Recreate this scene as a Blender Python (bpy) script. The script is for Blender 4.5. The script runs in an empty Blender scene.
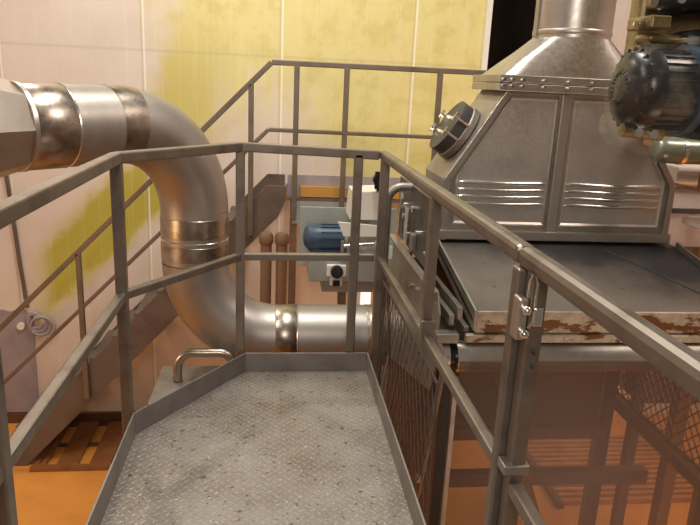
import bpy, bmesh, math, random
from mathutils import Vector, Matrix
random.seed(7)
S = bpy.context.scene
COL = S.collection
PI = math.pi

# ------------------------------------------------------------------ materials
def new_mat(name):
    m = bpy.data.materials.new(name); m.use_nodes = True
    nt = m.node_tree
    return m, nt, nt.nodes['Principled BSDF']

class NX:
    """tiny node-expression helper"""
    def __init__(s, nt):
        s.nt = nt
        s.tc = nt.nodes.new('ShaderNodeTexCoord')
        s.sep = nt.nodes.new('ShaderNodeSeparateXYZ')
        nt.links.new(s.tc.outputs['Object'], s.sep.inputs[0])
        s.x, s.y, s.z = s.sep.outputs
    def m(s, op, a, b=None, c=None):
        n = s.nt.nodes.new('ShaderNodeMath'); n.operation = op
        for i, v in enumerate((a, b, c)):
            if v is None: continue
            if isinstance(v, (int, float)): n.inputs[i].default_value = v
            else: s.nt.links.new(v, n.inputs[i])
        return n.outputs[0]
    def smooth(s, v, lo, hi):
        n = s.nt.nodes.new('ShaderNodeMapRange'); n.interpolation_type = 'SMOOTHSTEP'
        s.nt.links.new(v, n.inputs[0]); n.inputs[1].default_value = lo; n.inputs[2].default_value = hi
        return n.outputs[0]
    def noise(s, scale, stretch=(1, 1, 1), detail=4, rough=.55):
        mp = s.nt.nodes.new('ShaderNodeMapping'); mp.inputs['Scale'].default_value = stretch
        s.nt.links.new(s.tc.outputs['Object'], mp.inputs[0])
        n = s.nt.nodes.new('ShaderNodeTexNoise'); n.inputs['Scale'].default_value = scale
        n.inputs['Detail'].default_value = detail; n.inputs['Roughness'].default_value = rough
        s.nt.links.new(mp.outputs[0], n.inputs['Vector'])
        return n.outputs['Fac']
    def mix(s, f, a, b):
        n = s.nt.nodes.new('ShaderNodeMix'); n.data_type = 'RGBA'
        if isinstance(f, (int, float)): n.inputs[0].default_value = f
        else: s.nt.links.new(f, n.inputs[0])
        for i, v in ((6, a), (7, b)):
            if isinstance(v, tuple): n.inputs[i].default_value = (*v, 1)
            else: s.nt.links.new(v, n.inputs[i])
        return n.outputs[2]
    def bump(s, h, bsdf, strength=.3, dist=.002):
        n = s.nt.nodes.new('ShaderNodeBump'); n.inputs['Strength'].default_value = strength
        n.inputs['Distance'].default_value = dist
        s.nt.links.new(h, n.inputs['Height']); s.nt.links.new(n.outputs[0], bsdf.inputs['Normal'])
    def to(s, v, bsdf, sock): s.nt.links.new(v, bsdf.inputs[sock])

def metal(name, col, rough=.35, metallic=.9, dirt=None, dirt_amt=.5, brush=(1, 1, 1), scale=6, bump=.12, bscale=60):
    m, nt, b = new_mat(name); x = NX(nt)
    n1 = x.noise(scale, (1, 1, 1), 5)
    n2 = x.noise(bscale, brush, 3)
    dark = dirt or tuple(c * .45 for c in col)
    f = x.smooth(n1, .42, .72)
    c = x.mix(x.m('MULTIPLY', f, dirt_amt), col, dark)
    c = x.mix(x.m('MULTIPLY', n2, .35), c, tuple(min(1, v * 1.25) for v in col))
    x.to(c, b, 'Base Color')
    b.inputs['Metallic'].default_value = metallic
    x.to(x.m('MULTIPLY_ADD', n2, .22, rough - .08), b, 'Roughness')
    if bump: x.bump(n2, b, bump, .001)
    return m

def paint(name, col, rough=.5, var=.25, dark=None, scale=5, metallic=0):
    m, nt, b = new_mat(name); x = NX(nt)
    n = x.noise(scale, (1, 1, 1), 6, .65)
    x.to(x.mix(x.m('MULTIPLY', x.smooth(n, .4, .75), var * 2), col, dark or tuple(c * .5 for c in col)), b, 'Base Color')
    b.inputs['Roughness'].default_value = rough; b.inputs['Metallic'].default_value = metallic
    x.bump(x.noise(80), b, .08, .001)
    return m

M = {}
M['steel']      = metal('stainless_steel', (.50, .46, .41), .34, .92, bump=.06, scale=4, dirt_amt=.35)
M['steel_panel'] = metal('brushed_panel_steel', (.60, .56, .51), .36, .85, dirt_amt=.25, bump=.05)
M['steel_dull'] = metal('dull_stainless_steel', (.36, .33, .29), .45, .85, scale=5)
M['steel_duct'] = metal('pipe_satin_steel', (.36, .335, .31), .42, .8, dirt=(.21, .17, .145), scale=3, dirt_amt=.5, bump=.05)
M['steel_weld'] = metal('polished_weld_zone', (.40, .35, .30), .28, 1, dirt=(.11, .075, .05), scale=9, dirt_amt=.75, bump=.02)
M['steel_bright'] = metal('bright_steel', (.82, .80, .76), .2, 1, bump=.02)
M['rail']       = metal('worn_rail_steel', (.24, .205, .17), .40, .75, dirt=(.11, .082, .06), scale=9, dirt_amt=.7, bscale=30, bump=.15)
M['toe']        = metal('toe_board_steel', (.27, .25, .235), .5, .6, dirt=(.13, .11, .095), scale=7, dirt_amt=.6)
M['stair']      = metal('stair_steel', (.15, .115, .095), .55, .35, dirt=(.07, .045, .032), scale=4, dirt_amt=.7)
M['stair_rail'] = metal('stair_rail_steel', (.20, .165, .125), .45, .6, dirt=(.11, .075, .05), scale=5, dirt_amt=.6)
M['dark_metal'] = metal('dark_machine_metal', (.10, .095, .09), .45, .6)
M['frame']      = metal('machine_frame_steel', (.30, .28, .25), .38, .85, scale=8, dirt_amt=.6)
M['grey_green'] = paint('grey_green_machine_paint', (.36, .39, .37), .4, .3, metallic=.2)
M['blue']       = paint('blue_motor_paint', (.035, .07, .12), .4, .35)
M['white']      = paint('white_plastic', (.80, .77, .70), .4, .08)
M['black']      = paint('black_plastic', (.012, .012, .014), .3, .2)
M['orange']     = paint('ochre_orange_beam_paint', (.46, .24, .055), .5, .25)
M['brown']      = paint('brown_steel_column', (.21, .12, .07), .55, .3)
M['olive']      = paint('oily_olive_casting', (.27, .20, .085), .35, .5, dark=(.06, .042, .02), scale=7, metallic=.3)
M['green_cyl']  = paint('green_grey_drum', (.22, .25, .19), .3, .3, metallic=.4)
M['pink_white'] = paint('pale_pink_enamel', (.72, .60, .53), .45, .15)
M['timber']     = paint('orange_brown_timber', (.45, .21, .09), .6, .4, scale=8)
M['mauve']      = paint('mauve_grey_sheet', (.33, .28, .29), .6, .2, scale=3)
M['kerb']       = paint('dark_brown_kerb', (.12, .05, .025), .6, .3)
M['board']      = paint('shadow_slat_brown', (.25, .095, .025), .6, .3)

def rust_mat():
    m, nt, b = new_mat('rust_stained_lip'); x = NX(nt)
    n = x.noise(7, (1, 1, 2.5), 8, .7); n2 = x.noise(22, (1, 1, 1), 6, .7)
    c = x.mix(x.smooth(n2, .35, .7), (.50, .43, .33), (.36, .29, .20))
    c = x.mix(x.smooth(x.m('ADD', n, x.m('MULTIPLY', x.m('ABSOLUTE', x.m('SUBTRACT', x.z, .012)), -2.0)), .435, .50), c, (.15, .06, .013))
    x.to(c, b, 'Base Color'); b.inputs['Roughness'].default_value = .5; b.inputs['Metallic'].default_value = .25
    x.bump(n2, b, .3, .002)
    return m
M['rust'] = rust_mat()

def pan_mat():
    m, nt, b = new_mat('pan_steel_hood_reflection'); x = NX(nt)
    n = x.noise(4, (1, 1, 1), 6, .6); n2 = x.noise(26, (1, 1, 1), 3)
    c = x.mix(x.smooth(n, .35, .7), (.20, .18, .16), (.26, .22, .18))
    hood_refl = x.smooth(x.m('ADD', x.m('ADD', x.m('MULTIPLY', x.y, 1.0), x.m('MULTIPLY', x.x, .35)), x.m('MULTIPLY', n, .8)), .25, .75)
    c = x.mix(hood_refl, c, (.045, .044, .045))  # dark reflection of the hood mouth painted in, stronger to back and right
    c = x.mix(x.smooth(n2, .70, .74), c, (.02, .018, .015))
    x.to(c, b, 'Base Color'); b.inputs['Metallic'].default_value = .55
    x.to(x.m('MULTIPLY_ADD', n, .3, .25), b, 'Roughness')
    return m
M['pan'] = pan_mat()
M['motor_grey'] = paint('speckled_grey_motor_paint', (.045, .05, .052), .3, .4, dark=(.008, .008, .009), scale=12)  # grey speckle paints wet plastic highlights into the dark motor

def checker_plate():
    m, nt, b = new_mat('checker_plate'); x = NX(nt)
    s = .027
    c45 = math.sqrt(.5) / s
    u = x.m('MULTIPLY', x.m('ADD', x.x, x.y), c45); v = x.m('MULTIPLY', x.m('SUBTRACT', x.x, x.y), c45)
    du = x.m('SUBTRACT', x.m('FRACT', u), .5); dv = x.m('SUBTRACT', x.m('FRACT', v), .5)
    par = x.m('FLOORED_MODULO', x.m('ADD', x.m('FLOOR', u), x.m('FLOOR', v)), 2)
    def ell(a, b_):
        return x.m('SQRT', x.m('ADD', x.m('POWER', x.m('DIVIDE', x.m('ABSOLUTE', a), .46), 2), x.m('POWER', x.m('DIVIDE', x.m('ABSOLUTE', b_), .17), 2)))
    e1 = ell(du, dv); e2 = ell(dv, du)
    e = x.m('ADD', x.m('MULTIPLY', e1, par), x.m('MULTIPLY', e2, x.m('SUBTRACT', 1, par)))
    h = x.m('SUBTRACT', 1, x.smooth(e, .7, 1.15))
    n = x.noise(2.2, (1, 1, 1), 6, .65); nf = x.noise(34, (1, 1, 1), 3, .6); ns = x.noise(60, (1, 1, 1), 2)
    c = x.mix(x.smooth(n, .35, .7), (.32, .295, .27), (.18, .148, .118))
    c = x.mix(x.m('MULTIPLY', h, .5), c, (.42, .39, .35))
    c = x.mix(x.m('MULTIPLY', x.smooth(nf, .60, .68), .85), c, (.075, .055, .04))
    c = x.mix(x.m('MULTIPLY', x.smooth(ns, .65, .71), .8), c, (.62, .57, .49))
    x.to(c, b, 'Base Color'); b.inputs['Metallic'].default_value = .35
    x.to(x.m('MULTIPLY_ADD', h, -.12, .5), b, 'Roughness')
    x.bump(h, b, .45, .003)
    return m
M['checker'] = checker_plate()

def wall_mat():
    m, nt, b = new_mat('algae_stained_cladding'); x = NX(nt)
    nA = x.noise(1.4, (1, 1, 1), 6, .6); nB = x.noise(4.5, (1, 1, 1), 6, .65)
    wob = x.m('ADD', x.m('MULTIPLY', x.m('SUBTRACT', nA, .5), 1.0), x.m('MULTIPLY', x.m('SUBTRACT', nB, .5), .45))
    drip = x.noise(9, (1, 1, .06), 4, .6)
    xn = x.m('ADD', x.x, wob)
    zn = x.m('ADD', x.z, x.m('ADD', x.m('MULTIPLY', wob, .6), x.m('MULTIPLY', x.m('SUBTRACT', drip, .5), .9)))
    up = x.m('MULTIPLY', x.m('MULTIPLY', x.m('SUBTRACT', 1, x.smooth(x.x, 2.0, 2.3)), x.smooth(xn, -1.25, -.8)), x.smooth(zn, .68, 1.1))
    # right of the stair the stain reaches further down
    low = x.m('MULTIPLY', x.m('SUBTRACT', x.smooth(xn, .55, .75), x.smooth(x.x, 2.0, 2.3)), x.smooth(x.z, .5, .65))
    # diagonal band
    d = x.m('ABSOLUTE', x.m('SUBTRACT', x.m('ADD', x.z, x.m('MULTIPLY', wob, .45)), x.m('MULTIPLY_ADD', x.x, .92, 1.50)))
    band = x.m('MULTIPLY', x.m('SUBTRACT', 1, x.smooth(d, .24, .46)), x.m('MULTIPLY', x.smooth(x.x, -2.3, -2.0), x.m('SUBTRACT', 1, x.smooth(x.x, -.95, -.4))))
    # washed, dripping patch in the middle
    wash = x.m('MULTIPLY', x.m('MULTIPLY', x.smooth(x.x, -.75, -.3), x.m('SUBTRACT', 1, x.smooth(x.x, .1, .6))),
               x.m('SUBTRACT', 1, x.smooth(x.m('ADD', x.z, x.m('MULTIPLY', x.m('SUBTRACT', drip, .5), 1.6)), .9, 1.7)))
    mask = x.m('MAXIMUM', x.m('MAXIMUM', up, low), x.m('MULTIPLY', band, 1.0))
    mask = x.m('MULTIPLY', mask, x.m('SUBTRACT', 1, x.m('MULTIPLY', wash, .85)))
    edge = x.m('MULTIPLY', x.m('SUBTRACT', 1, x.smooth(x.x, -.7, -.1)), x.m('SUBTRACT', 1, x.smooth(x.z, 1.3, 2.1)))
    deep = x.m('MAXIMUM', x.m('MAXIMUM', band, x.m('MULTIPLY', edge, .55)), x.m('MULTIPLY', x.smooth(nB, .45, .65), .35))
    yel = x.mix(deep, (.72, .64, .28), (.48, .43, .07))
    white = x.mix(x.smooth(nA, .4, .7), (.74, .655, .585), (.68, .585, .51))
    # lower wall: peach tint of the orange light put into the colour
    white = x.mix(x.m('MULTIPLY', x.m('SUBTRACT', 1, x.smooth(x.z, -1.6, .2)), .5), white, (.66, .50, .37))
    c = x.mix(mask, white, yel)
    c = x.mix(x.m('MULTIPLY', x.smooth(drip, .55, .75), .18), c, (.86, .83, .68))
    # panel joints
    fx = x.m('FRACT', x.m('DIVIDE', x.m('ADD', x.x, 5.97 - .055), 1.194))
    dj = x.m('MINIMUM', fx, x.m('SUBTRACT', 1, fx))
    j = x.m('SUBTRACT', 1, x.smooth(dj, .003, .009))
    jd = x.m('SUBTRACT', 1, x.smooth(x.m('ABSOLUTE', x.m('SUBTRACT', fx, .984)), .004, .010))
    jh = x.m('SUBTRACT', 1, x.smooth(x.m('ABSOLUTE', x.m('SUBTRACT', x.z, 1.643)), .006, .018))
    rib = x.m('FRACT', x.m('MULTIPLY', fx, 8))
    rb = x.m('SUBTRACT', 1, x.smooth(x.m('MINIMUM', rib, x.m('SUBTRACT', 1, rib)), .01, .05))
    c = x.mix(x.m('MULTIPLY', rb, .10), c, (.9, .88, .75))
    c = x.mix(x.m('MULTIPLY', jd, .35), c, (.42, .36, .22))
    c = x.mix(x.m('MULTIPLY', jh, .25), c, (.42, .36, .28))
    c = x.mix(x.m('MULTIPLY', j, .75), c, (.92, .90, .78))
    x.to(c, b, 'Base Color'); b.inputs['Roughness'].default_value = .38
    x.bump(x.m('ADD', rb, nB), b, .06, .004)
    return m
M['wall'] = wall_mat()

def floor_mat():
    m, nt, b = new_mat('orange_floor'); x = NX(nt)
    n = x.noise(2.5, (1, 1, 1), 6, .6)
    c = x.mix(x.smooth(n, .35, .7), (.68, .29, .055), (.58, .235, .045))
    x.to(c, b, 'Base Color'); b.inputs['Roughness'].default_value = .45
    return m
M['floor'] = floor_mat()

def veil_mat():
    m, nt, b = new_mat('brown_translucent_sheet'); x = NX(nt)
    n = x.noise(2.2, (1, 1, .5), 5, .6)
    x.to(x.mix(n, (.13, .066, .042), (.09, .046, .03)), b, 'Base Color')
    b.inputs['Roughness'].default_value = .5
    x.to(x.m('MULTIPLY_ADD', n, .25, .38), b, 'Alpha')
    return m
M['veil'] = veil_mat()

def wrap_mat():
    m, nt, b = new_mat('clear_plastic_wrap'); x = NX(nt)
    n = x.noise(7, (1, 1, 1), 5, .6)
    b.inputs['Base Color'].default_value = (.45, .38, .28, 1)
    b.inputs['Roughness'].default_value = .12
    x.to(x.m('MULTIPLY_ADD', x.smooth(n, .5, .7), .2, .03), b, 'Alpha')
    x.bump(n, b, .9, .03)
    return m
M['wrap'] = wrap_mat()
M['pale_wall'] = paint('pale_pinkish_wall', (.66, .57, .50), .5, .2, scale=1.5)
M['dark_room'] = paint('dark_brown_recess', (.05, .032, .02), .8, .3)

# ------------------------------------------------------------------ mesh builder
class MB:
    def __init__(s): s.bm = bmesh.new()
    def poly(s, verts, faces):
        vs = [s.bm.verts.new(v) for v in verts]
        for f in faces: s.bm.faces.new([vs[i] for i in f])
        return s
    def box(s, x0, x1, y0, y1, z0, z1):
        return s.poly([(x0,y0,z0),(x1,y0,z0),(x1,y1,z0),(x0,y1,z0),(x0,y0,z1),(x1,y0,z1),(x1,y1,z1),(x0,y1,z1)],
                      [(3,2,1,0),(4,5,6,7),(0,1,5,4),(1,2,6,5),(2,3,7,6),(3,0,4,7)])
    def bar(s, p0, p1, w, h, up=(0, 0, 1)):
        p0 = Vector(p0); p1 = Vector(p1); d = (p1 - p0).normalized()
        u = Vector(up)
        if abs(d.dot(u)) > .95: u = Vector((0, 1, 0))
        side = d.cross(u).normalized(); u = side.cross(d).normalized()
        vs = []
        for p in (p0, p1):
            for a, b in ((-1,-1),(1,-1),(1,1),(-1,1)):
                vs.append(p + side * (a * w / 2) + u * (b * h / 2))
        return s.poly(vs, [(3,2,1,0),(4,5,6,7),(0,1,5,4),(1,2,6,5),(2,3,7,6),(3,0,4,7)])
    def prism(s, pts, off):
        """closed polygon pts extruded by vector off"""
        n = len(pts); off = Vector(off)
        vs = [Vector(p) for p in pts] + [Vector(p) + off for p in pts]
        return s.poly(vs, [tuple(range(n))[::-1], tuple(range(n, 2*n))] + [(i, (i+1) % n, n+(i+1) % n, n+i) for i in range(n)])
    def tube(s, pts, r, n=24, caps=True):
        pts = [Vector(p) for p in pts]
        rs = r if isinstance(r, (list, tuple)) else [r] * len(pts)
        t0 = (pts[1] - pts[0]).normalized()
        u = t0.cross(Vector((0, 0, 1)))
        if u.length < .05: u = t0.cross(Vector((0, 1, 0)))
        u.normalize(); rings = []; tp = t0
        for i, p in enumerate(pts):
            if i == 0: t = t0
            elif i == len(pts) - 1: t = (pts[i] - pts[i-1]).normalized()
            else:
                a = (pts[i] - pts[i-1]).normalized(); b = (pts[i+1] - pts[i]).normalized()
                t = (a + b).normalized() if (a + b).length > 1e-6 else a
            q = tp.rotation_difference(t); u = (q @ u).normalized(); tp = t
            w = t.cross(u)
            rings.append([s.bm.verts.new(p + (u * math.cos(2*PI*k/n) + w * math.sin(2*PI*k/n)) * rs[i]) for k in range(n)])
        for a, b in zip(rings, rings[1:]):
            for k in range(n): s.bm.faces.new((a[k], a[(k+1) % n], b[(k+1) % n], b[k]))
        if caps:
            s.bm.faces.new(rings[0][::-1]); s.bm.faces.new(rings[-1])
        return s
    def ball(s, c, r, sc=(1, 1, 1), seg=16):
        mtx = Matrix.Translation(c) @ Matrix.Diagonal((*[r * k for k in sc], 1))
        bmesh.ops.create_uvsphere(s.bm, u_segments=seg, v_segments=seg // 2, radius=1, matrix=mtx)
        return s

ROOT = {}
def obj(name, mb, mat, parent=None, smooth=False, bevel=0, label=None):
    o_ = Vector((0, 0, 0)); p = parent
    while p is not None:
        o_ += Vector(p.location); p = p.parent
    bm = mb.bm
    bmesh.ops.recalc_face_normals(bm, faces=bm.faces[:])
    me = bpy.data.meshes.new(name)
    for v in bm.verts: v.co -= o_
    bm.to_mesh(me); bm.free()
    me.materials.append(M[mat] if isinstance(mat, str) else mat)
    if smooth:
        for f in me.polygons: f.use_smooth = True
        me.set_sharp_from_angle(angle=math.radians(40))
    o = bpy.data.objects.new(name, me); COL.objects.link(o)
    o.parent = parent
    if bevel:
        md = o.modifiers.new('bevel', 'BEVEL'); md.width = bevel; md.segments = 2; md.limit_method = 'ANGLE'
    if label: o['label'] = label
    return o
def thing(name, label, cat, loc, group=None):
    o = bpy.data.objects.new(name, None); COL.objects.link(o)
    o.location = loc; o.empty_display_size = .1
    o['label'] = label; o['category'] = cat
    if group: o['group'] = group
    return o
def tag(o, label, cat, group=None):
    o['label'] = label; o['category'] = cat
    if group: o['group'] = group
    return o
def struct(name, mb, mat):
    o = obj(name, mb, mat); o['kind'] = 'structure'; return o
def arc(c, e1, e2, r, a0=0, a1=PI/2, n=18):
    c = Vector(c); e1 = Vector(e1); e2 = Vector(e2)
    return [c + e1 * (r * math.cos(a0 + (a1 - a0) * i / n)) + e2 * (r * math.sin(a0 + (a1 - a0) * i / n)) for i in range(n + 1)]

FZ = -1.92          # floor below the raised walkway
WY = 6.2            # back wall

# ------------------------------------------------------------------ setting
struct('floor', MB().box(-5, 6, -3, 8, FZ - .1, FZ), 'floor')
w = MB()
w.box(-5, 1.93, WY, WY + .12, FZ, 3.6)
w.box(2.56, 6, WY, WY + .12, FZ, 3.6)
w.box(1.93, 2.56, WY, WY + .12, FZ, .52)
w.box(1.93, 2.56, WY, WY + .12, 3.2, 3.6)
struct('wall_back', w, 'wall')
struct('trim_1', MB().box(1.88, 1.93, WY - .03, WY - .001, .53, 3.2).box(1.88, 1.93, WY - .001, WY, .53, 3.2), 'white')
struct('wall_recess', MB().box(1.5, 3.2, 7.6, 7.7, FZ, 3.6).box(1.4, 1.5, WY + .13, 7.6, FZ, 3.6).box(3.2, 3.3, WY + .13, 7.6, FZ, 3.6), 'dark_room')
struct('wall_left', MB().box(-5.12, -5, -3, WY + .12, FZ, 3.6), 'pale_wall')
struct('wall_right', MB().box(6, 6.12, -3, WY + .12, FZ, 3.6), 'pale_wall')
struct('baseboard_back', MB().box(-5, 1.4, WY - .04, WY, FZ, FZ + .10), 'kerb')

# mauve sheet fixed low on the wall + cable
tag(obj('wall_sheet', MB().prism([(-2.9, WY - .015, FZ + .11), (-2.262, WY - .015, FZ + .11), (-2.25, WY - .015, -.82), (-2.33, WY - .015, -.74), (-2.45, WY - .015, -.77), (-2.6, WY - .015, -.73), (-2.9, WY - .015, -.76)], (0, .014, 0)), 'mauve'),
    'mauve grey ragged-topped sheet fixed low on the back wall at left', 'wall sheet')
cb = thing('wall_cable', 'thin dark cable running down the pale wall at far left to a grey bundle', 'cable', (-2.36, WY - .02, .4))
cp = [(-2.42, WY - .02, 1.05), (-2.39, WY - .02, .75), (-2.36, WY - .02, .41), (-2.335, WY - .02, 0), (-2.315, WY - .02, -.35), (-2.285, WY - .03, -.72)]
obj('cable', MB().tube(cp, .018, 8), 'stair', cb, True)
mb = MB()
for i in range(5):
    a = i * 1.25; mb.tube(arc((-2.23 + .02*i, WY - .035 - .008 * i, -.83 - .02 * i), (1, 0, 0), (0, 0, 1), .06 + .012 * i, a, a + 4.6, 14), .014, 7)
obj('coil', mb, 'mauve', cb, True, label='grey coil at the end of the cable')
tag(obj('round_fixing', MB().tube([(-2.356, WY - .04, -.909), (-2.356, WY - .016, -.909)], .035, 16), 'white', None, True), 'small white round button on the mauve wall sheet', 'fixing')

# ------------------------------------------------------------------ raised walkway
pf = thing('walkway_platform', 'raised steel walkway of worn grey checker plate with low toe boards', 'platform', (0, 1.0, 0))
FL = [(.50, 3.17), (-.140, 3.17), (-.564, 2.55), (-.564, -1.4), (.50, -1.4)]
obj('deck', MB().prism([(x, y, -.008) for x, y in FL], (0, 0, .008)), 'checker', pf)
def toe(p0, p1, name='toe_board'):
    obj(name, MB().bar((p0[0], p0[1], .05), (p1[0], p1[1], .05), .008, .1), 'toe', pf, bevel=.002)
toe((.496, -1.4), (.496, 3.166)); toe((.491, 3.165), (-.134, 3.165)); toe((-.136, 3.160), (-.558, 2.545)); toe((-.559, 2.544), (-.559, -1.4))
for y in (3.05, 1.6, .1, -1.3):
    obj('support_beam', MB().box(-.10 if y > 3 else -.52, .46, y - .04, y + .04, -.11, -.009), 'stair', pf)
for x, y in ((-.08, 3.05), (.42, 3.05), (-.3, -1.3), (.42, -1.3)):
    obj('support_leg', MB().box(x - .04, x + .04, y - .04, y + .04, FZ, -.11), 'stair', pf)

RW = .043
def post(p, z1, par, z0=.0, w=RW, mat='rail'):
    return obj('post', MB().box(p[0] - w/2, p[0] + w/2, p[1] - w/2, p[1] + w/2, z0, z1), mat, par, bevel=.005)
def rail(name, pts, par, w=RW, h=RW, mat='rail', bev=.006):
    for a, b in zip(pts, pts[1:]): obj(name, MB().bar(a, b, w, h), mat, par, bevel=bev)
HZ = 1.14
HR = 1.117
LX, FYY = -.588, 3.197
g1 = thing('guardrail', 'angled square-tube guardrail on the left and front edges of the walkway', 'guardrail', (LX, 2.575, 0))
A_, B_, C_, D_ = (LX, -1.3), (LX, 2.565), (-.160, FYY), (.505, FYY)
rail('hand_rail', [(*A_, HZ), (*B_, HZ), (*C_, HZ - .005), (*D_, HR)], g1)
rail('mid_rail', [(*A_, .60), (*B_, .60), (*C_, .60), (*D_, .605)], g1, .036, .036)
for p in (B_, C_, (.405, FYY), (LX, 1.35), (LX, -.4)): post(p, HZ - .02, g1)
RX = .529
HR = 1.117
g2 = thing('guardrail', 'far section of right hand guardrail, from front corner to bolted double post', 'guardrail', (RX, 2.2, 0))
rail('hand_rail', [(RX, FYY + .022, HR), (RX, 1.30, HR)], g2, .042, .042, bev=.012)
rail('mid_rail', [(RX, FYY + .02, .612), (RX, 1.31, .615)], g2, .030, .030)
post((RX, 3.150), HR - .015, g2, 0, .042); post((RX, 2.11), HR - .015, g2, .63, .036)
post((RX - .012, 1.278), HR - .02, g2, 0, .034)
obj('bracket', MB().box(RX - .024, RX + .024, 2.07, 2.085, .60, .68), 'rail', g2, bevel=.002)
g3 = thing('guardrail', 'near section of right hand guardrail, nearest the camera beyond the bolted double post', 'guardrail', (RX, .6, 0))
rail('hand_rail', [(RX, 1.298, HR), (RX, -1.3, HR)], g3, .042, .042, bev=.014)
rail('mid_rail', [(RX, 1.215, .615), (RX, -1.3, .62)], g3, .030, .030)
post((RX + .006, 1.238), HR - .02, g3, 0, .036)
post((RX, -.5), HR - .02, g3)
for z in (1.025, .975):
    obj('bolt', MB().tube([(RX - .022, 1.205, z), (RX - .022, 1.259, z)], .006, 10).ball((RX - .022, 1.207, z), .010), 'steel_bright', g3, True)
obj('clamp_plate', MB().box(RX - .034, RX - .0125, 1.222, 1.258, .955, 1.045), 'steel', g3, bevel=.004)
obj('hook', MB().tube([(RX - .018, 1.218, 1.05), (RX - .018, 1.216, 1.085), (RX - .012, 1.214, 1.105), (RX - .004, 1.213, 1.08), (RX - .004, 1.214, 1.0), (RX - .012, 1.213, .985)], .0035, 8), 'steel_bright', g3, True)
obj('latch', MB().box(RX - .006, RX + .014, 1.208, 1.2195, .99, 1.03), 'steel_bright', g3, bevel=.003)
for z in (.93, .90): obj('bolt', MB().tube([(RX + .008, 1.212, z), (RX + .008, 1.22, z)], .004, 8), 'dark_metal', g3)
obj('collar', MB().box(RX - .028, RX + .03, 1.212, 1.256, .645, .668), 'steel_dull', g3, bevel=.003)

# ------------------------------------------------------------------ big stainless pipe
du = thing('exhaust_pipe', 'large satin stainless pipe bending down and round behind the walkway guardrail', 'pipe', (-.46, 3.9, .4))
r = .195
V = Vector((-.46, 3.9, 0)); th = math.radians(44); d = Vector((math.sin(th), math.cos(th), 0)); Z = Vector((0, 0, 1)); X = Vector((1, 0, 0))
R1 = .50; ztop = 1.19; R2 = .48; zlow = -.095
E1 = V - d * R1 + Z * ztop
up_el = arc(E1 - Z * R1, Z, d, R1, 0, PI/2, 22)             # horizontal -> vertical
v0 = V + Z * (ztop - R1); v1 = V + Z * (zlow + R2)
lo_el = arc(v1 + X * R2, -X, -Z, R2, 0, PI/2, 20)
P0 = E1 - d * .50
obj('straight_pipe', MB().tube([P0, P0 + d * .3, E1], r, 48, False), 'steel_duct', du, True)
obj('elbow', MB().tube(up_el, r, 48, False), 'steel_duct', du, True)
obj('straight_pipe', MB().tube([v0, v1], r, 48, False), 'steel_duct', du, True)
obj('elbow', MB().tube(lo_el, r, 48, False), 'steel_duct', du, True)
e0 = lo_el[-1]
obj('straight_pipe', MB().tube([e0, Vector((.705, 3.9, zlow))], r, 48, True), 'steel_duct', du, True)
obj('reducer', MB().tube([P0 - d * .80, P0 - d * .40, P0 - d * .01], [.31, .30, r + .006], 8, True), 'steel', du, label='faceted steel reducer')
obj('reducer_collar', MB().tube([P0 - d * .018, P0 - d * .016, P0 + d * .004, P0 + d * .006], [r + .002, r + .007, r + .007, r + .002], 48, True), 'steel', du, True)
def band(a, b):
    obj('weld_band', MB().tube([a, a + (b - a) * .02, b - (b - a) * .02, b], [r + .0005, r + .0025, r + .0025, r + .0005], 48, False), 'steel_weld', du, True)
band(P0 + d * .005, P0 + d * .20)
obj('weld_band', MB().tube([E1 - d * .06, E1 - d * .03] + up_el[:3], r + .002, 48, False), 'steel_weld', du, True)
band(v0 - Z * .03, v0 - Z * .14); band(v0 - Z * .19, v0 - Z * .275)
band(e0 + X * .0, e0 + X * .13); band(Vector((.58, 3.9, zlow)), Vector((.704, 3.9, zlow)))
for c_, ax in ((P0 + d * .202, d), (v0 - Z * .165, Z), (e0 + X * .135, X)):
    pts = [c_ - ax * .004, c_, c_ + ax * .004]
    obj('weld_seam', MB().tube(pts, [r + .001, r + .004, r + .001], 48, False), 'steel_bright', du, True)

# ------------------------------------------------------------------ stair at the back
st = thing('staircase', 'steep open steel staircase with dark stringers climbing along the back wall', 'staircase', (-1.2, 5.8, FZ))
def zs(x): return .73 + 1.06 * (x - .05)
for y in (5.40, 6.08):
    obj('stringer', MB().prism([(-.06, y, zs(-.06)), (.10, y, zs(-.06)), (.10, y, .50), (.04, y, .36), (-2.12, y, FZ), (-2.46, y, FZ)], (0, .012, 0)), 'stair', st, bevel=.002)
n = 11
for i in range(n):
    z = FZ + .2 + i * .203; x = -2.30 + i * .203 / 1.06
    obj('tread', MB().box(x + .0, x + .21, 5.413, 6.079, z - .03, z), 'stair', st)
for x in (-.45, -.75, -1.2): obj('bolt', MB().tube([(x, 5.385, zs(x) - .19), (x, 5.4, zs(x) - .19)], .018, 12), 'steel_bright', st, True)
sr = thing('stair_railing', 'slim brown steel railing climbing the back staircase and running along the upper landing', 'railing', (-.03, 5.37, .5))
RY = 5.375; sw = .042
rail('hand_rail', [(-2.45, RY, -.86), (-.03, RY, 1.575), (1.9, RY, 1.572)], sr, sw, sw, 'stair_rail')
rail('mid_rail', [(-2.45, RY, -1.33), (-.05, RY, 1.062), (1.9, RY, 1.045)], sr, .032, .032, 'stair_rail')
def zr(x): return 1.575 + (x + .03) * 1.006
for x in (-2.35, -1.562, -.187): post((x, RY), zr(x) - .01, sr, max(zs(x) - .28, FZ + .02), sw, 'stair_rail')
for x in (.165, .557, 1.304, 1.85): post((x, RY), 1.56, sr, .34, sw, 'stair_rail')

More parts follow.
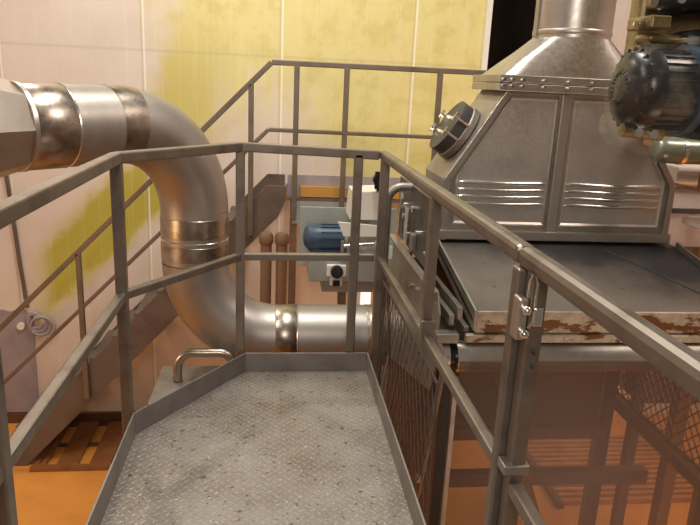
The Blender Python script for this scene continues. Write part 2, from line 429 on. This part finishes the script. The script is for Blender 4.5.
ld = thing('upper_landing', 'raised steel landing with ochre edge beam at head of the back stair', 'landing', (.9, 5.8, .5))
obj('deck', MB().box(.11, 1.9, 5.40, 6.15, .495, .52), 'stair', ld)
obj('edge_beam', MB().box(.215, 1.4, 5.402, 5.44, .525, .615), 'orange', ld, bevel=.003, label='ochre yellow beam')
obj('toe_board', MB().box(.11, 1.9, 5.445, 5.455, .521, .70), 'mauve', ld, label='pinkish grey toe board')
obj('edge_plate', MB().box(.15, .85, 5.402, 5.43, .30, .494), 'grey_green', ld, bevel=.003)
obj('column', MB().box(.135, .195, 5.42, 5.48, FZ, .494), 'brown', ld, bevel=.003, label='brown steel column')
obj('column', MB().box(1.75, 1.81, 5.9, 5.96, FZ, .494), 'brown', ld, bevel=.003)

for i, (x, lab) in enumerate(((-.055, 'left of two brown capped pipes standing under the landing'), (.070, 'right of two brown capped pipes, beside the brown landing column'))):
    t = thing('capped_pipe', lab, 'pipe', (x, 5.2, FZ))
    obj('pipe', MB().tube([(x, 5.2, FZ), (x, 5.2, .20)], .045, 18), 'brown', t, True)
    obj('cap', MB().tube([(x, 5.2, .17), (x, 5.2, .19), (x, 5.2, .235), (x, 5.2, .262), (x, 5.2, .27)], [.047, .058, .058, .046, .02], 18), 'brown', t, True)

# ------------------------------------------------------------------ grey machine with blue motor, behind the walkway
gm = thing('discharge_machine', 'grey green machine frame with white topped trough beyond the front guardrail', 'machine', (.55, 4.7, FZ))
obj('body', MB().box(.26, .95, 4.58, 4.98, .05, .235), 'grey_green', gm, bevel=.006)
obj('lower_beam', MB().box(.36, .95, 4.62, 4.9, -.04, .049), 'grey_green', gm, bevel=.004)
obj('back_panel', MB().box(.20, .95, 5.0, 5.02, .05, .52), 'grey_green', gm, bevel=.004)
obj('trough_rim', MB().prism([(.456, 4.60, .49), (.80, 4.60, .465), (.80, 4.60, .385), (.50, 4.60, .385)], (0, .02, 0)), 'white', gm, bevel=.003, label='white trough rim')
obj('hood_panel', MB().prism([(.545, 4.64, .50), (.80, 4.64, .50), (.80, 4.64, .715), (.56, 4.64, .70)], (0, .30, 0)), 'white', gm, bevel=.004, label='white sheet cover')
for x in (.52, .90): obj('leg', MB().bar((x, 4.76, -.04), (x + (.05 if x < .6 else 0), 4.76, FZ), .06, .06), 'frame', gm)
obj('push_rod', MB().tube([(.50, 4.56, .325), (.74, 4.56, .345)], .014, 12), 'steel_bright', gm, True)
obj('wing_nut', MB().box(.735, .755, 4.53, 4.56, .29, .40).ball((.745, 4.56, .345), .03), 'steel_bright', gm, True)
obj('rod_bracket', MB().box(.48, .50, 4.545, 4.579, .22, .36), 'steel_dull', gm)
sw_ = obj('isolator_switch', MB().box(.385, .525, 4.54, 4.579, .10, .185).box(.41, .50, 4.545, 4.579, .03, .10), 'white', gm, bevel=.006, label='white isolator switch with black knob')
obj('knob', MB().tube([(.455, 4.50, .145), (.455, 4.539, .145)], .045, 20), 'black', sw_, True)
obj('button', MB().box(.43, .48, 4.525, 4.544, .035, .075), 'black', sw_, bevel=.003)
bm_ = thing('blue_motor', 'small dark blue ribbed electric motor lying on the grey machine', 'motor', (.40, 4.78, .236))
mb = MB(); mb.tube([(.245, 4.78, .335), (.26, 4.78, .335), (.52, 4.78, .335)], [.08, .094, .094], 28)
for k in range(7):
    a = PI * .05 + k * PI * .15
    mb.bar((.35, 4.78 + math.cos(a) * .096, .335 + math.sin(a) * .096), (.51, 4.78 + math.cos(a) * .096, .335 + math.sin(a) * .096), .006, .012, (0, math.cos(a), math.sin(a)))
obj('motor_body', mb, 'blue', bm_, True)
obj('fan_cover', MB().tube([(.222, 4.78, .335), (.228, 4.78, .335), (.245, 4.78, .335), (.27, 4.78, .335), (.34, 4.78, .335)], [.03, .06, .085, .098, .1], 28), 'blue', bm_, True)
obj('end_flange', MB().tube([(.52, 4.78, .335), (.545, 4.78, .335)], .094, 28), 'grey_green', bm_, True)
obj('foot', MB().box(.28, .50, 4.72, 4.84, .236, .255), 'blue', bm_)
tag(obj('valve_handle', MB().tube([(.735, 4.60, .80), (.735, 4.55, .80)], .05, 10).box(.70, .77, 4.56, 4.58, .74, .86).box(.72, .75, 4.585, 4.66, .72, .80), 'black', None, False), 'black valve handle above the white machine cover near the corner post', 'handle')
M['glow'], nt_, b_ = new_mat('glowing_white_panel')
b_.inputs['Base Color'].default_value = (.8, .75, .7, 1); b_.inputs['Emission Color'].default_value = (1, .93, .85, 1); b_.inputs['Emission Strength'].default_value = 1.0  # emission added so the white pane reads bright; it is no lamp
lp = thing('glow_panel', 'small white panel with an added glow, low on the back wall under the grey machine', 'glowing panel', (.92, WY - .02, -.62))
obj('pane', MB().box(.87, .965, WY - .03, WY - .001, -.68, -.44), 'glow', lp)
obj('frame', MB().box(.97, 1.01, WY - .034, WY - .001, -.69, -.43).box(.86, 1.01, WY - .034, WY - .001, -.438, -.42).box(.86, 1.01, WY - .034, WY - .001, -.70, -.682), 'pink_white', lp)

# grey cabinet and bent pipe left of the walkway
ct = thing('steel_cabinet', 'low grey flat-topped steel cabinet beside the angled edge of the walkway', 'cabinet', (-.45, 3.6, FZ))
obj('body', MB().box(-.65, -.23, 3.40, 3.86, FZ, -.305), 'mauve', ct)
obj('top', MB().box(-.667, -.20, 3.38, 3.88, -.304, -.29), 'toe', ct, bevel=.003)
obj('lid_handle', MB().tube([(-.545, 3.66, -.289), (-.545, 3.66, -.20)] + arc((-.455, 3.66, -.20), (-1, 0, 0), (0, 0, 1), .09, .1, PI/2, 10) + arc((-.30, 3.66, -.18), (0, 0, 1), (1, 0, 0), .07, 0, PI/2, 8) + [(-.23, 3.66, -.289)], .026, 16), 'steel_weld', ct, True, label='shiny bent tube handle')

# ------------------------------------------------------------------ hood
HX = 1.535
hd = thing('exhaust_hood', 'large stainless exhaust hood with ribbed front panels and round duct above', 'exhaust hood', (HX, 3.6, .66))
YF, YB = 3.40, 3.82
hp = [(.885, .665), (.885, .985), (1.175, 1.445), (1.875, 1.445), (2.185, .985), (2.185, .665)]
mb = MB()
inset = [(.885, .665), (.885, .985), (1.175, 1.445), (1.875, 1.445), (2.185, .985), (2.185, .665)]
N6 = len(hp)
vs = [(x, YF, z) for x, z in hp] + [(x, YB, z) for x, z in hp]
mb.poly(vs, [tuple(range(6)), tuple(range(6, 12))[::-1]] + [(i, (i+1) % 6, 6 + (i+1) % 6, 6 + i) for i in range(5)])
obj('body', mb, 'steel_dull', hd)
# front frame strips
def strip(a, b, w=.032, dpt=.014, nm='frame_strip', y=YF):
    obj(nm, MB().bar((a[0], y - dpt/2, a[1]), (b[0], y - dpt/2, b[1]), dpt, w, (0, 0, 1)) if abs(b[0]-a[0]) > 1e-6 else MB().box(a[0] - w/2, a[0] + w/2, y - dpt, y, min(a[1], b[1]), max(a[1], b[1])), 'steel', hd, bevel=.003)
off = .017
strip((.885 + off, .655), (.885 + off, .985)); strip((.885 + off, .98), (1.175 + off, 1.44)); strip((2.185 - off, .655), (2.185 - off, .985)); strip((2.185 - off, .98), (1.875 - off, 1.44))
strip((1.50, .70), (1.50, 1.44), .05, .02, 'mullion')
obj('bottom_rail', MB().box(.875, 2.195, YF - .03, YF, .665, .715), 'steel', hd, bevel=.004)
def panel(pts, ribx):
    n = len(pts); cx = sum(p[0] for p in pts) / n; cz = sum(p[1] for p in pts) / n
    def sh(k, y): return [(cx + (x - cx) * k, y, cz + (z - cz) * k) for x, z in pts]
    mb = MB()
    a, b, c = sh(1, YF - .001), sh(.965, YF - .012), sh(.93, YF - .004)
    mb.poly(a + b + c, [(i, (i+1) % n, n + (i+1) % n, n + i) for i in range(n)] + [(n + i, n + (i+1) % n, 2*n + (i+1) % n, 2*n + i) for i in range(n)] + [tuple(range(2*n, 3*n))])
    pn = obj('front_panel', mb, 'steel_panel', hd)
    for z in (.972, .935, .898, .86):
        obj('rib', MB().tube([(ribx[0], YF - .004, z), (ribx[0] + .03, YF - .008, z + .003), ((ribx[0] + ribx[1]) / 2, YF - .009, z - .004), (ribx[1] - .03, YF - .008, z + .002), (ribx[1], YF - .004, z)], [.004, .010, .010, .010, .004], 12), 'steel_bright', pn, True)
panel([(.945, .74), (1.462, .74), (1.462, 1.425), (1.205, 1.425), (.945, 1.0)], (.965, 1.44))
panel([(1.538, .74), (2.125, .74), (2.125, 1.0), (1.845, 1.425), (1.538, 1.425)], (1.56, 2.10))
# flange
fl = obj('top_flange', MB().box(1.125, 1.925, YF - .035, YB + .03, 1.446, 1.484), 'steel', hd, bevel=.003)
fu = obj('upper_flange', MB().box(1.125, 1.925, YF - .035, YB + .03, 1.487, 1.525), 'steel', hd, bevel=.003)
for x in (1.145, 1.19, 1.245, 1.36, 1.49, 1.62, 1.75, 1.88):
    obj('bolt', MB().tube([(x, YF - .052, 1.502), (x, YF - .035, 1.502)], .009, 8).tube([(x, YF - .052, 1.470), (x, YF - .035, 1.470)], .008, 8), 'steel_bright', hd, True)
# transition: rectangle to circle
cx, cy, sr_ = 1.575, 3.60, .203
mb = MB(); n = 48; ringA = []; ringB = []; ringM = []
x0, x1, y0, y1 = 1.16, 1.905, YF - .01, YB + .01
for k in range(n):
    a = 2 * PI * k / n + PI / n; ca, sa = math.cos(a), math.sin(a)
    t = 1 / max(abs(ca), abs(sa))
    rx = (x0 + x1) / 2 + ca * t * (x1 - x0) / 2; ry = (y0 + y1) / 2 + sa * t * (y1 - y0) / 2
    ringA.append(mb.bm.verts.new((rx, ry, 1.526)))
    bx, by = cx + ca * sr_, cy + sa * sr_
    ringM.append(mb.bm.verts.new((rx * .6 + bx * .4, ry * .6 + by * .4, 1.526 + .20 * .42)))
    ringB.append(mb.bm.verts.new((bx, by, 1.725)))
for A1, B1 in ((ringA, ringM), (ringM, ringB)):
    for k in range(n): mb.bm.faces.new((A1[k], A1[(k+1) % n], B1[(k+1) % n], B1[k]))
obj('transition', mb, 'steel', hd, True)
stk = obj('stack_duct', MB().tube([(cx, cy, 1.725), (cx, cy, 1.80), (cx, cy, 3.55)], sr_, 48), 'steel', hd, True)
obj('seam_ring', MB().tube([(cx, cy, 1.74), (cx, cy, 1.745), (cx, cy, 1.762), (cx, cy, 1.767)], [sr_ + .0005, sr_ + .003, sr_ + .003, sr_ + .0005], 48, False), 'steel', stk, True)
obj('seam_ring', MB().box(cx - sr_ - .006, cx - sr_ + .004, cy - .03, cy + .02, 1.73, 3.5), 'steel_dull', stk)
# inspection port on left slope
pc = Vector((1.015, 3.60, 1.20)); nn = Vector((-.846, 0, .533)); e1 = Vector((.533, 0, .846)); e2 = Vector((0, 1, 0))
pt = obj('inspection_port', MB().tube([pc - nn * .03, pc + nn * .10, pc + nn * .10, pc + nn * .025], [.150, .150, .138, .138], 36, True), 'dark_metal', hd, True, label='round black inspection port with wing-nut clamps')
obj('cap', MB().tube([pc + nn * .03, pc + nn * .075, pc + nn * .08], [.135, .135, .12], 36), 'black', pt, True)
obj('collar_ring', MB().tube([pc + nn * .0, pc + nn * .004, pc + nn * .035, pc + nn * .04], [.151, .158, .158, .151], 36, False), 'steel_dull', pt, True)
for k in (-.045, .045):
    obj('clamp_bar', MB().bar(pc + nn * .092 + e1 * k - e2 * .15, pc + nn * .092 + e1 * k + e2 * .15, .018, .018, nn), 'steel_bright', pt, bevel=.003)
    for s in (-1, 1):
        q = pc + nn * .10 + e1 * k + e2 * (.15 * s)
        obj('wing_nut', MB().tube([q - nn * .06, q + nn * .03], .008, 8).bar(q - e1 * .025 + nn * .02, q + e1 * .025 + nn * .02, .012, .018, nn), 'steel_bright', pt, True)

# ------------------------------------------------------------------ sloping tray, conveyor frame and roller
tr = thing('feed_tray', 'wide dark sloping steel tray with rust-stained front lip under the hood', 'tray', (1.55, 3.0, .45))
TX0, TX1 = .862, 2.235
def tz(y): return .49 + (y - 2.62) * (.655 - .49) / (3.40 - 2.62)
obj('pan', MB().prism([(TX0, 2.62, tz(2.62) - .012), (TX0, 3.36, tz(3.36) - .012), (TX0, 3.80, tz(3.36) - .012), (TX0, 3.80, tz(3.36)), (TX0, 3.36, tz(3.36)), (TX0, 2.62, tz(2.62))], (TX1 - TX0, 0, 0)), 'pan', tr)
for x in (TX0, TX1 - .012):
    obj('side_flange', MB().prism([(x, 2.60, .44), (x, 3.36, tz(3.36) - .05), (x, 3.36, tz(3.36) + .03), (x, 2.60, tz(2.6) + .05)], (.012, 0, 0)), 'steel_dull', tr, bevel=.002)
obj('front_lip', MB().box(TX0 + .012, TX1 - .013, 2.603, 2.619, .430, .528), 'rust', tr, bevel=.003, label='cream front lip streaked with rust')
obj('lower_ledge', MB().box(TX0 - .03, TX1 + .02, 2.588, 2.622, .390, .425), 'rust', tr, bevel=.006, label='rusty lower ledge')
for x in (1.02, 1.28, 1.6, 1.95): obj('bolt', MB().tube([(x, 2.58, .408), (x, 2.588, .408)], .010, 8), 'rust', tr)
obj('pan_crease', MB().bar((1.78, 3.32, tz(3.32) + .002), (2.15, 2.70, tz(2.70) + .002), .012, .004), 'dark_metal', tr)

cv = thing('conveyor', 'stainless conveyor frame with end roller below the sloping tray', 'conveyor', (1.5, 3.1, FZ))
rl = obj('roller', MB().tube([(.80, 2.62, .315), (2.27, 2.62, .315)], .068, 36), 'steel_dull', cv, True)
obj('roller_end', MB().tube([(.795, 2.62, .315), (.84, 2.62, .315)], .0685, 36), 'steel_bright', rl, True)
obj('bearing', MB().tube([(.725, 2.62, .32), (.726, 2.62, .32), (.73, 2.62, .32), (.762, 2.62, .32)], [.045, .048, .064, .064], 28), 'steel', cv, True)
obj('shaft', MB().tube([(.762, 2.62, .315), (.80, 2.62, .315)], .05, 20), 'black', cv, True)
obj('bearing_block', MB().box(.70, .80, 2.585, 2.65, .388, .43), 'frame', cv, bevel=.004)
obj('side_plate', MB().prism([(.722, 2.72, .10), (.722, 3.85, -.2), (.722, 3.85, .58), (.722, 2.72, .58), (.722, 2.66, .50), (.722, 2.66, .25)], (.008, 0, 0)), 'steel_dull', cv, bevel=.001)
obj('side_flange', MB().box(.690, .722, 2.72, 3.85, .572, .58), 'steel', cv)
obj('upper_plate', MB().box(.742, .75, 2.95, 3.85, .585, .93), 'dark_metal', cv)
for x, z0, z1 in ((.775, .45, .50), (.81, .48, .535), (.845, .42, .445)):
    obj('side_rail', MB().box(x - .012, x + .012, 2.64, 3.38, z0, z1), 'frame', cv, bevel=.003)
for y, z in ((3.62, .80), (3.62, .74), (3.5, .66), (3.05, .66), (3.25, .72), (3.4, .82)):
    obj('bolt', MB().tube([(.725, y, z), (.742, y, z)], .017, 10), 'steel_bright', cv, True)
obj('bracket', MB().box(.728, .741, 3.50, 3.58, .60, .80), 'steel_bright', cv, bevel=.002)
obj('bracket', MB().box(.718, .741, 3.30, 3.36, .62, .70), 'steel', cv, bevel=.002)
obj('bracket', MB().bar((.725, 3.72, .62), (.725, 3.68, .86), .012, .02), 'steel_bright', cv)
for y in (2.78, 2.95, 3.1, 3.22): obj('bolt', MB().tube([(.705, y, .50 - (y - 2.78) * .1), (.722, y, .50 - (y - 2.78) * .1)], .012, 10), 'steel_bright', cv, True)
for x in (.79, 2.215):
    for y in (2.72, 3.76): obj('leg', MB().box(x - .03, x + .03, y - .03, y + .03, FZ, .38 if y < 3 else .50), 'dark_metal', cv)
for x in (.79, 2.215): obj('lower_rail', MB().box(x - .025, x + .025, 2.75, 3.95, -.50, -.44), 'frame', cv, bevel=.003)
for y in (3.2, 3.7): obj('cross_beam', MB().box(  .82, 2.18, y - .03, y + .03, -.72, -.64), 'brown', cv)
obj('brace', MB().bar((1.2, 3.76, .3), (1.95, 3.76, -1.7), .05, .05), 'brown', cv)
obj('drip_plate', MB().box(.83, 2.18, 2.95, 3.72, .16, .17), 'dark_metal', cv)
obj('rear_panel', MB().box(.83, 2.18, 3.80, 3.81, -.75, .45), 'brown', cv)
obj('side_skirt', MB().box(.742, .748, 2.60, 3.85, -1.4, .10), 'kerb', cv)
# sheet hanging from the roller
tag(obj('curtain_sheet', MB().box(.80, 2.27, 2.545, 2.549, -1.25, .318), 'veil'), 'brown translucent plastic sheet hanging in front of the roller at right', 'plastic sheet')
obj_ = thing('sheet_edge_strip', 'narrow upright steel strip along left edge of the brown plastic sheet', 'strip', (.80, 2.55, FZ))
obj('upright', MB().box(.775, .798, 2.53, 2.56, FZ, .25), 'frame', obj_, bevel=.003)

# expanded mesh screens
def mesh_bars(mb, x, y0, y1, z0, z1, step, wd, slope=1.0):
    """diagonal lattice in the plane X=x clipped to the rectangle"""
    L = (z1 - z0) / slope
    for s in (1, -1):
        k = y0 - L
        while k < y1 + L:
            # line y = k + s*(z-z0)/slope (s=1) ; mirrored for s=-1
            a = (k, z0) if s == 1 else (k, z1); b = (k + L, z1) if s == 1 else (k + L, z0)
            ta = max(0, (y0 - a[0]) / L); tb = min(1, (y1 - a[0]) / L)
            if tb > ta + .01:
                p = (x, a[0] + L * ta, a[1] + (b[1] - a[1]) * ta); q = (x, a[0] + L * tb, a[1] + (b[1] - a[1]) * tb)
                mb.bar(p, q, wd, wd, (1, 0, 0))
            k += step
    return mb
ms = thing('mesh_guard', 'diamond mesh guard hanging between walkway toe board and conveyor', 'mesh guard', (.60, 2.6, -.5))
obj('mesh', mesh_bars(MB(), .60, 2.16, 3.42, -.55, .40, .08, .003, 1.9), 'dark_metal', ms)
obj('frame_bar', MB().bar((.60, 2.15, .41), (.60, 3.44, .41), .008, .008), 'dark_metal', ms)
obj('frame_bar', MB().bar((.60, 3.43, .41), (.60, 3.43, -.55), .014, .014), 'steel_dull', ms)
obj('frame_bar', MB().bar((.60, 2.15, .41), (.60, 2.15, -.55), .008, .008), 'dark_metal', ms)
br = thing('brace_bar', 'leaning steel flat bar between mesh guard and conveyor edge', 'bar', (.64, 2.3, -.2))
obj('bar', MB().bar((.645, 2.235, .47), (.645, 2.48, -.30), .014, .03, (0, 1, 0)), 'rail', br, bevel=.003)
obj('foot_bolt', MB().tube([(.625, 2.44, -.17), (.637, 2.44, -.17)], .02, 10), 'steel_bright', br, True)
ms2 = thing('mesh_guard', 'diamond mesh side guard under the conveyor, seen through the brown sheet', 'mesh guard', (2.24, 3.4, -.44))
obj('mesh', mesh_bars(MB(), 2.262, 2.80, 4.1, -.44, .12, .075, .006, 1.0), 'frame', ms2)
obj('frame_bar', MB().bar((2.262, 2.80, .12), (2.262, 4.1, .12), .02, .02), 'frame', ms2)
obj('frame_bar', MB().bar((2.262, 2.80, -.44), (2.262, 4.1, -.44), .02, .02), 'frame', ms2)

# steel tube hand loop
tag(obj('tube_handle', MB().tube([(.612, 3.50, -.25), (.612, 3.50, .80)] + arc((.692, 3.50, .84), (-1, 0, 0), (0, 0, 1), .08, 0, PI/2, 10) + [(.74, 3.50, .92)], .024, 18), 'steel_duct', None, True),
    'bent stainless tube rail rising beside the corner post and turning to the conveyor', 'tube')

# floor grating
mb = MB()
fg = thing('floor_grating', 'orange brown slatted floor grating below the conveyor', 'grating', (2.9, 5.1, FZ))
for i in range(14):
    mb.box(2.45, 3.75, 4.62 + i * .078, 4.66 + i * .078, FZ + .004, FZ + .05)
obj('slats', mb, 'timber', fg)
obj('edge_frame', MB().box(2.40, 2.45, 4.58, 5.72, FZ + .001, FZ + .055).box(3.75, 3.80, 4.58, 5.72, FZ + .001, FZ + .055), 'kerb', fg)

db = thing('tread_shadow_slats', 'dark brown slats in place of stair tread shadows on the orange floor under the back staircase', 'tread_shadow_slats', (-1.8, 5.7, FZ))  # dark slats put where the stair treads cast shadow stripes on the floor
for a, b in ((-2.05, -2.005), (-1.995, -1.95), (-1.86, -1.68), (-1.58, -1.40), (-1.37, -1.2), (-1.1, -.9)):
    obj('board', MB().box(a, b, 5.33, 6.12, FZ + .012, FZ + .03), 'board', db)
for y in (5.30, 5.70, 6.08): obj('cross_rail', MB().box(-2.06, -.88, y, y + .06, FZ + .001, FZ + (.036 if y < 5.4 else .0115)), 'kerb' if y > 5.4 else 'board', db)

# ------------------------------------------------------------------ right: motor in wrap, drum, cabinet, round stand
gx = thing('gear_motor', 'black fan-cowled gear motor on oily olive casting at top right', 'motor', (1.6, 2.45, 1.3))
MYc, MZc = 2.42, 1.475
mb = MB()
prof = [(1.265, .02), (1.268, .06), (1.278, .10), (1.298, .132), (1.33, .150), (1.37, .154)]
mb.tube([(x, MYc, MZc) for x, _ in prof], [q for _, q in prof], 32)
for k in range(20):
    a = 2 * PI * k / 20
    mb.bar((1.268, MYc + math.cos(a) * .05, MZc + math.sin(a) * .05), (1.312, MYc + math.cos(a) * .147, MZc + math.sin(a) * .147), .008, .012, (1, 0, 0))
obj('fan_cowl', mb, 'black', gx, True)
mb = MB(); mb.tube([(1.36, MYc, MZc), (1.50, MYc, MZc)], .138, 32)
for k in range(26):
    a = 2 * PI * k / 26
    mb.bar((1.375, MYc + math.cos(a) * .134, MZc + math.sin(a) * .134), (1.495, MYc + math.cos(a) * .134, MZc + math.sin(a) * .134), .007, .022, (0, math.cos(a), math.sin(a)))
obj('motor_body', mb, 'motor_grey', gx, True)
obj('flange', MB().tube([(1.50, MYc, MZc), (1.535, MYc, MZc)], .165, 32), M['blue'], gx, True, label='blue grey flange')
obj('gearbox', MB().box(1.536, 1.95, 2.26, 2.62, 1.30, 1.70), 'black', gx, bevel=.03)
obj('casting', MB().prism([(1.415, 2.62, 1.60), (1.415, 2.62, 2.3), (2.52, 2.62, 2.3), (2.52, 2.62, 1.42), (1.55, 2.62, 1.42)], (0, .10, 0)), 'olive', gx, bevel=.02, label='oily olive casting behind the motor')
obj('casting_rib', MB().box(1.43, 1.95, 2.52, 2.619, 1.775, 1.83).box(1.40, 1.95, 2.50, 2.619, 1.65, 1.68), 'olive', gx, bevel=.012)
obj('top_unit', MB().tube([(1.40, 2.50, 1.80), (1.43, 2.50, 1.80), (1.62, 2.50, 1.82), (1.95, 2.50, 1.82)], [.03, .05, .06, .06], 20), 'black', gx, True)
for x, z in ((1.36, 1.71), (1.42, 1.72), (1.47, 1.80), (1.53, 1.66), (1.49, 1.82), (1.34, 1.32), (1.40, 1.315)):
    obj('bolt', MB().tube([(x, 2.44 if z > 1.6 else 2.36, z), (x, 2.53 if z > 1.6 else 2.44, z)], .018, 10), 'steel_bright', gx, True)
obj('conduit_box', MB().box(1.345, 1.42, 2.40, 2.58, 1.69, 1.735).tube([(1.32, 2.46, 1.70), (1.36, 2.46, 1.71)], .022, 12), 'olive', gx, bevel=.006)
obj('cable_gland', MB().tube([(1.29, 2.40, 1.325), (1.45, 2.40, 1.315)], .026, 14), 'olive', gx, True)
obj('mounting_column', MB().box(2.42, 2.52, 2.62, 2.72, FZ, 1.419), 'olive', gx)
# wrinkled clear wrap
wb = MB(); bmesh.ops.create_icosphere(wb.bm, subdivisions=4, radius=1)
for v in wb.bm.verts:
    p = v.co.copy()
    sgn = lambda t, e: math.copysign(abs(t) ** e, t)
    q = Vector((1.42 + sgn(p.x, .55) * .175, MYc + sgn(p.y, .6) * .175, 1.44 + sgn(p.z, .6) * .195))
    f = .012 * math.sin(q.x * 70 + q.z * 40) + .010 * math.sin(q.z * 90 - q.y * 60)
    v.co = q + p * f
obj('plastic_wrap', wb, 'wrap', gx, True, label='wrinkled clear plastic wrap')

dm = thing('drum_motor', 'rounded green grey cylinder below the black motor at right edge', 'cylinder', (2.2, 3.2, 1.19))
pr = [(1.905, .02), (1.912, .045), (1.93, .06), (1.96, .066), (2.7, .066)]
obj('drum', MB().tube([(x, 3.2, 1.19) for x, _ in pr], [q for _, q in pr], 28), 'green_cyl', dm, True)
obj('band', MB().tube([(2.04, 3.2, 1.19), (2.06, 3.2, 1.19)], .070, 28), 'steel_bright', dm, True)
obj('end_bracket', MB().box(2.20, 2.23, 3.17, 3.23, 1.0, 1.14).box(2.19, 2.60, 3.15, 3.45, .985, 1.0), 'timber', dm)
obj('rear_block', MB().box(1.93, 2.05, 3.268, 3.36, 1.19, 1.31), 'timber', dm, bevel=.015, label='orange brown block')

wc = thing('machine_cabinet', 'pale pink enamel machine cabinet with brown trim bands right of the hood', 'cabinet', (2.8, 3.8, FZ))
obj('body', MB().box(2.30, 3.3, 3.58, 4.1, -.42, 1.07), 'pink_white', wc, bevel=.01)
for z0, z1, m_ in ((.945, .985, 'brown'), (.80, .83, 'dark_metal'), (1.02, 1.05, 'steel')):
    obj('trim_band', MB().box(2.302, 3.3, 3.565, 3.579, z0, z1), m_, wc, bevel=.003)
obj('trim_band', MB().box(2.302, 2.9, 3.568, 3.579, -.42, .60), 'brown', wc)
for x in (2.34, 3.22):
    for y in (3.64, 4.04): obj('leg', MB().box(x - .03, x + .03, y - .03, y + .03, FZ, -.42), 'brown', wc)
rs = thing('round_stand', 'small round pale topped stand on a brown post at right edge', 'stand', (2.47, 3.40, FZ))
obj('top', MB().tube([(2.45, 3.38, .765), (2.45, 3.38, .77), (2.45, 3.38, .79), (2.45, 3.38, .795)], [.155, .165, .165, .155], 36), 'pink_white', rs, True)
obj('post', MB().box(2.41, 2.49, 3.34, 3.42, FZ, .765), 'timber', rs, bevel=.006)

# ------------------------------------------------------------------ lights
def area(name, loc, target, size, power, col, sy=None):
    l = bpy.data.lights.new(name, 'AREA'); l.energy = power; l.color = col; l.size = size
    if sy: l.shape = 'RECTANGLE'; l.size_y = sy
    o = bpy.data.objects.new(name, l); COL.objects.link(o); o.location = loc
    o.rotation_euler = (Vector(target) - Vector(loc)).to_track_quat('-Z', 'Y').to_euler()
    return o
area('overhead_lamp', (.3, 3.6, 4.4), (.3, 4.0, 0), .35, 120, (1, .97, .88), 1.8)
area('overhead_lamp_stair', (-1.85, 5.55, 4.3), (-1.85, 5.5, 0), .18, 60, (1, .86, .70))
area('overhead_lamp_left', (-2.4, 2.0, 4.2), (-1.6, 4.6, 0), .5, 58, (1, .86, .80), 1.6)
area('overhead_lamp_near', (-.4, -1.9, 2.7), (.6, 3.2, .6), .8, 62, (1, .90, .81), 1.2)
area('overhead_lamp_right', (3.4, 2.2, 4.2), (2.0, 3.4, .5), .6, 90, (1, .84, .74), 1.4)
area('low_sodium_lamp', (3.9, 3.6, .2), (2.6, 4.6, -1.9), .5, 75, (1, .58, .26))
area('unseen_cabinet_fill', (2.0, 1.0, -1.0), (2.5, 4.2, -.7), .8, 16, (1, .78, .62))  # added fill out of view, brightens the cabinet and brown sheet
area('low_sodium_lamp_left', (-2.6, 2.6, .4), (-1.3, 4.4, -1.9), .5, 20, (1, .62, .30))
wd = bpy.data.worlds.new('world'); S.world = wd; wd.use_nodes = True
wd.node_tree.nodes['Background'].inputs[0].default_value = (.50, .42, .35, 1)
wd.node_tree.nodes['Background'].inputs[1].default_value = .30

# ------------------------------------------------------------------ camera
F, yaw, pitch, roll = 662.18, .12025, .265036, -.0463814
cy_, sy_, cp_, sp_ = math.cos(yaw), math.sin(yaw), math.cos(pitch), math.sin(pitch)
fwd = Vector((sy_ * cp_, cy_ * cp_, -sp_)); right = Vector((cy_, -sy_, 0)); down = fwd.cross(right)
c, s = math.cos(roll), math.sin(roll)
r2 = c * right + s * down; d2 = -s * right + c * down
cam = bpy.data.cameras.new('camera'); co = bpy.data.objects.new('camera', cam); COL.objects.link(co)
cam.sensor_width = 36; cam.lens = F / 700 * 36; cam.clip_start = .02
mt = Matrix((r2, -d2, -fwd)).transposed().to_4x4(); mt.translation = (0, 0, 1.45)
co.matrix_world = mt
S.camera = co
S.view_settings.view_transform = 'Standard'
S.view_settings.look = 'None'
S.view_settings.exposure = 0
